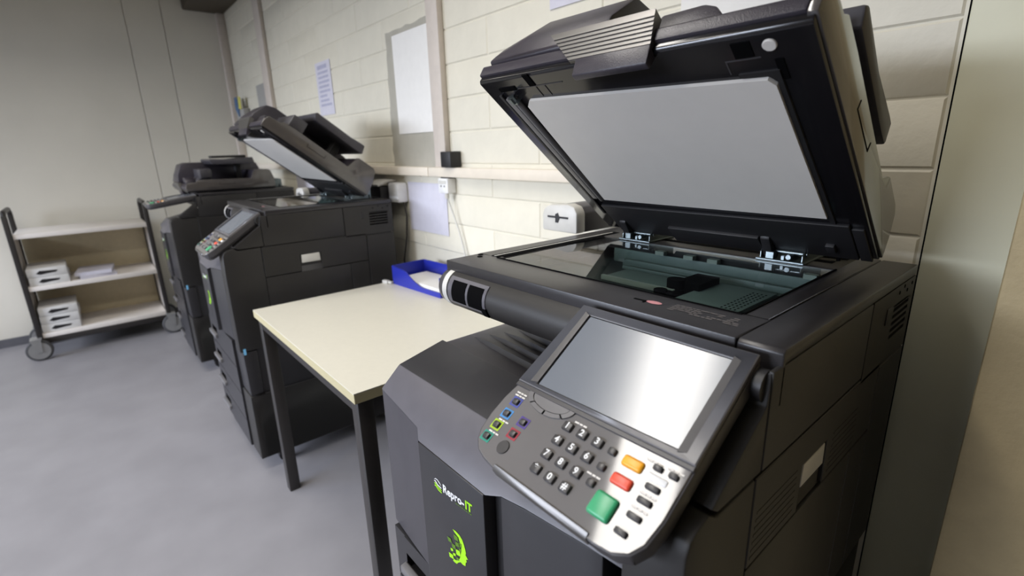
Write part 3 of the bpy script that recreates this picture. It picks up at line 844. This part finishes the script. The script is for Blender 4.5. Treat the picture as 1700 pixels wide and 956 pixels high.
q = MB(TL)
q.box(-0.165, 0.165, -0.075, 0.085, 0.0, 0.004)
q.build('tray_floor', M['blue'], lt)
MB(TL).box(-0.165, -0.161, -0.075, 0.085, 0.004, 0.078).build('end_wall', M['blue'], lt, 0.001, 1)
MB(TL).box(0.161, 0.165, -0.075, 0.085, 0.004, 0.078).build('end_wall', M['blue'], lt, 0.001, 1)
MB(TL).box(-0.161, 0.161, 0.081, 0.085, 0.004, 0.078).build('back_wall', M['blue'], lt, 0.001, 1)
sc = [(-0.161, 0.078), (-0.08, 0.070)]
for i in range(9):
    t = i / 8
    sc.append((-0.06 + 0.12 * t, 0.066 - 0.046 * math.sin(t * math.pi / 2)))
sc += [(0.161, 0.02), (0.161, 0.004), (-0.161, 0.004)]
MB(TL).prism(sc, 'y', -0.075, -0.071).build('front_wall', M['blue'], lt)
pp = MB(TL).box(-0.135, 0.157, -0.065, 0.075, 0.0045, 0.030)
o = pp.build('paper_stack', M['paper'], None, 0.001, 1)
o.location = (-1.70, 1.0, 0.741)
tag(o, 'stack of white paper lying in the blue letter tray', 'paper')
q = MB().box(-0.03, 0.0, -0.009, 0.009, 0, 0.014)
q.cyl((0.0, 0, 0.007), (0.02, 0, 0.007), 0.006, 10)
o = q.build('cable_connector', M['pale'], None, 0.003)
o.location = (-1.872, 0.90, 0.741)
o.rotation_euler.z = math.radians(15)
tag(o, 'small pale cable connector at the table edge by the blue tray', 'connector')


# ------------------------------------------------------------------ things on the back wall
def sheet(name, x0, x1, z0, z1, m, label, cat, t=0.0015, y=WY, skew=0.0, parts=None):
    o = MB().add([(0, 0, 0), (x1 - x0, 0, 0), (x1 - x0, 0, z1 - z0), (0, 0, z1 - z0 + skew), (0, t, 0), (x1 - x0, t, 0), (x1 - x0, t, z1 - z0), (0, t, z1 - z0 + skew)],
                 [(0, 1, 2, 3), (7, 6, 5, 4), (0, 4, 5, 1), (1, 5, 6, 2), (2, 6, 7, 3), (3, 7, 4, 0)]).build(name, m)
    o.location = (x0, y - t - 0.0008, z0)
    tag(o, label, cat)
    return o


# bare cement patch with ragged edges (part of the wall)
random.seed(11)
ragged = []
for i in range(18):
    ragged.append((-2.165 - 0.02 * (i / 17.0) * 1.0 + random.uniform(-0.006, 0.006), 1.765 - i * 0.0325))
patch = [(-1.795, 1.205)] + [(-1.795, 1.77)] + [(-1.795 - i * 0.037, 1.768 + random.uniform(-0.006, 0.006)) for i in range(1, 10)] + ragged + [(-2.185, 1.205)]
cpch = MB().prism(patch, 'y', WY - 0.0035, WY + 0.002).build('cement_patch', M['cement'], wb)
sheet('poster', -2.105, -1.80, 1.345, 1.743, M['paper'], 'large blank white poster on the bare cement patch beside the batten', 'poster', y=WY - 0.004)
o = sheet('notice', -3.03, -2.815, 1.478, 1.755, M['lilac'], 'lilac printed notice taped on the block wall above the middle copier', 'notice')
q = MB()
random.seed(5)
for r_ in range(9):
    zz = 0.24 - r_ * 0.024
    q.box(0.03, 0.03 + random.uniform(0.1, 0.16), -0.0004, 0.0, zz, zz + (0.012 if r_ else 0.02))
q.build('notice_print', M['lilacink'], o)
sheet('paper_sheet', -2.075, -1.758, 0.922, 1.137, M['lilac'], 'pale lilac sheet on the wall under the rail by the socket', 'paper')
sheet('grey_sheet', -4.25, -3.975, 1.36, 1.765, M['greypaper'], 'grey sheet on the wall left of the far batten', 'paper')
sheet('paper_sheet', -1.15, -0.93, 1.655, 1.87, M['lilac'], 'lilac sheet on the wall above the near copier lid', 'paper')
sheet('paper_sheet', -0.72, -0.40, 1.535, 1.75, M['paper'], 'white sheet high on the wall behind the near document tray', 'paper')
sheet('paper_sheet', -3.62, -3.30, 0.96, 1.15, M['lilac'], 'pale sheets on the wall below the rail behind the far copier', 'paper')

o = MB().box(-0.034, 0.034, -0.05, 0, 0, 0.06).box(-0.05, -0.034, -0.03, -0.02, 0.028, 0.036).build('power_adapter', M['dark'], None, 0.003)
o.location = (-1.675, WY - 0.002, 1.206)
tag(o, 'black power adapter standing on the wall rail by the batten', 'adapter')
so = thing('wall_socket', 'white wall socket under the rail with a hanging cable', 'socket', (-1.72, WY, 1.105))
MB().box(-0.034, 0.034, -0.042, -0.001, 0.0, 0.058).build('housing', M['white'], so, 0.004)
MB().box(-0.026, 0.026, -0.0432, -0.042, 0.036, 0.050).build('face_plate', M['pale'], so, 0.0005, 1)
MB().cyl((-0.012, -0.0435, 0.028), (-0.012, -0.042, 0.028), 0.004, 10).cyl((0.012, -0.0435, 0.028), (0.012, -0.042, 0.028), 0.004, 10).build('socket_hole', M['greymark'], so)
MB().box(-0.03, 0.03, -0.03, -0.001, 0.058, 0.0625).build('bracket', M['dark'], so)
q = MB()
path = [(0.008, -0.03, 0.0), (0.012, -0.03, -0.02), (0.02, -0.025, -0.05), (0.035, -0.02, -0.09), (0.055, -0.016, -0.14), (0.078, -0.014, -0.2), (0.10, -0.014, -0.28), (0.11, -0.014, -0.38)]
q.cyl((0.008, -0.03, -0.02), (0.008, -0.03, 0.004), 0.009, 10)
q.tube(path, 0.0032, 8)
q.build('cable', M['pale'], so)

# card readers on the wall beside each copier
def reader(x, label, y0, z):
    r = thing('card_reader', label, 'card reader', (x, WY, z), 'wall card readers beside the copiers')
    d = y0 - WY
    pr = [(-0.062, 0.0), (-0.062, 0.042), (-0.054, 0.060), (-0.034, 0.069), (0.03, 0.074), (0.052, 0.068), (0.062, 0.052), (0.062, 0.0)]
    MB().prism(pr, 'y', d, d + 0.035).build('front_shell', M['pale'], r, 0.006)
    MB().prism([(a * 0.95, b * 0.95 + 0.001) for a, b in pr], 'y', d + 0.0352, -0.006).build('rear_shell', M['cover'], r, 0.003)
    MB().box(-0.04, 0.034, d - 0.0012, d + 0.001, 0.036, 0.041).prism([(-0.012, 0.024), (-0.002, 0.024), (0.004, 0.036), (-0.002, 0.050), (-0.012, 0.046)], 'y', d - 0.001, d + 0.001).build('card_slot', M['dark'], r)
    return r


reader(-0.912, 'pale grey card reader with a slot behind the near copier', 0.93, 1.058)
reader(-2.85, 'white card reader with dark rear seen under the middle copier lid', 0.90, 1.022)
wp = thing('power_box', 'white plug box below the rail behind the middle copier', 'power box', (-2.125, WY, 1.045))
MB().box(-0.045, 0.045, -0.055, 0, 0, 0.088).build('housing', M['white'], wp, 0.008)
MB().tube([(0.03, -0.02, 0.0), (0.05, -0.02, -0.06), (0.03, -0.018, -0.16), (-0.02, -0.015, -0.28), (-0.02, -0.015, -0.5)], 0.004, 8).build('cable', M['steel_black'], wp)
ps = thing('plug_strip', 'dark power strip with pale curved cover behind the middle copier', 'power strip', (-2.235, WY, 1.045))
MB().box(-0.055, 0.055, -0.09, 0, 0, 0.07).build('housing', M['dark'], ps, 0.006)
MB().prism([(-0.095, 0.0705), (-0.10, 0.080), (-0.05, 0.098), (0.0, 0.100), (0.0, 0.090), (-0.05, 0.086)], 'x', -0.058, 0.052).build('cover', M['pale'], ps, 0.003)
# wall pocket with leaflets in the far corner
wpk = thing('leaflet_pocket', 'grey wall pocket in the far corner holding blue and yellow leaflets', 'wall pocket', (-4.62, WY, 1.50))
MB().box(-0.13, 0.10, -0.05, -0.001, -0.02, 0.13).build('pocket', M['greypaper'], wpk, 0.008)
MB().prism([(-0.11, 0.13), (-0.02, 0.07), (0.0, 0.13), (-0.03, 0.22), (-0.1, 0.22)], 'y', -0.056, -0.051).build('blue_leaflet', mat('leaflet_blue', (74, 104, 140), 0.6), wpk)
MB().prism([(0.0, 0.13), (0.07, 0.12), (0.08, 0.21), (0.02, 0.22)], 'y', -0.056, -0.051).build('yellow_leaflet', mat('leaflet_yellow', (206, 200, 100), 0.6), wpk)

# ------------------------------------------------------------------ trolley by the far wall
tr = thing('book_trolley', 'three-shelf book trolley with black frame at the far wall', 'trolley', (-4.6, -0.04, 0))
T = off((-4.6, -0.04, 0))
fx, bx = -4.40, -4.80
for z in (0.80, 0.457, 0.137):
    MB(T).box(bx, fx, -0.385, 0.305, z, z + 0.03).build('shelf', M['shelf'], tr, 0.002)
MB(T).box(bx - 0.012, bx, -0.385, 0.305, 0.137, 0.80).build('back_board', M['shelfback'], tr)
for s_, y in ((-1, -0.40), (1, 0.318)):
    for x in (fx - 0.005, bx + 0.02):
        MB(T).box(x - 0.012, x + 0.012, y - 0.014, y + 0.014, 0.10, 0.95).build('post', M['steel_black'], tr, 0.003)
    MB(T).box(bx + 0.03, fx - 0.02, y - 0.006, y + 0.006, 0.14, 0.79).build('end_panel', M['shelf'], tr, 0.001, 1)
    q = MB(T).tube([(fx - 0.005, y, 0.94), (fx - 0.02, y, 0.965), (fx - 0.06, y, 0.97), (bx + 0.06, y, 0.97), (bx + 0.02, y, 0.94)], 0.014, 8)
    q.build('push_handle', M['steel_black'], tr)
    for x in (fx + 0.03, bx + 0.06):
        yc = y + s_ * 0.015
        w_ = MB(T).cyl((x - 0.016, yc, 0.07), (x + 0.016, yc, 0.07), 0.07, 24).build('caster', M['tyre'], tr, 0.005)
        fk = [(yc - 0.035, 0.148), (yc + 0.02, 0.148), (yc + 0.014, 0.06), (yc - 0.012, 0.06)]
        MB(T).cyl((x - 0.018, yc, 0.07), (x + 0.018, yc, 0.07), 0.056, 20).prism(fk, 'x', x + 0.019, x + 0.023).prism(fk, 'x', x - 0.023, x - 0.019).box(x - 0.06, x + 0.024, yc - 0.035, yc + 0.024, 0.142, 0.149).build('fork', M['caster'], w_)
MB(T).box(bx, fx + 0.004, -0.40, 0.318, 0.10, 0.134).build('base_frame', M['steel_black'], tr, 0.003)


def ream(y, z, x, label, rz=0.0):
    r = thing('paper_ream', label, 'paper pack', (x, y, z), 'paper packs on the trolley')
    MB().box(-0.145, 0.145, -0.10, 0.10, 0.0, 0.055).build('wrapper', M['white'], r, 0.004)
    q = MB()
    q.prism([(-0.055, 0.022), (-0.035, 0.040), (-0.01, 0.038), (0.035, 0.036), (0.055, 0.034), (0.045, 0.022), (0.0, 0.018), (-0.035, 0.014)], 'x', 0.1452, 0.1458)
    q.build('wrapper_print', M['dark'], r)
    r.rotation_euler.z = rz
    return r


ream(-0.275, 0.4875, -4.56, 'lower white paper pack of the two on the middle trolley shelf')
ream(-0.280, 0.5435, -4.56, 'upper white paper pack of the two on the middle trolley shelf', 0.02)
ream(-0.280, 0.1675, -4.56, 'bottom white paper pack of the three on the lowest trolley shelf')
ream(-0.275, 0.2235, -4.56, 'middle white paper pack of the three on the lowest trolley shelf', -0.02)
ream(-0.278, 0.2795, -4.56, 'topmost white paper pack of the three on the lowest trolley shelf', 0.02)
random.seed(2)
q = MB()
for i in range(4):
    r_ = random.uniform(-0.12, 0.12)
    c_, s_ = rot2(r_)
    pts = [(x * c_ - y * s_, x * s_ + y * c_) for x, y in ((-0.13, -0.1), (0.13, -0.1), (0.13, 0.1), (-0.13, 0.1))]
    q.prism(pts, 'z', i * 0.011, i * 0.011 + 0.0105)
o = q.build('loose_papers', M['lilac'])
o.location = (-4.56, -0.035, 0.4875)
tag(o, 'loose pile of pale papers on the middle trolley shelf', 'papers')
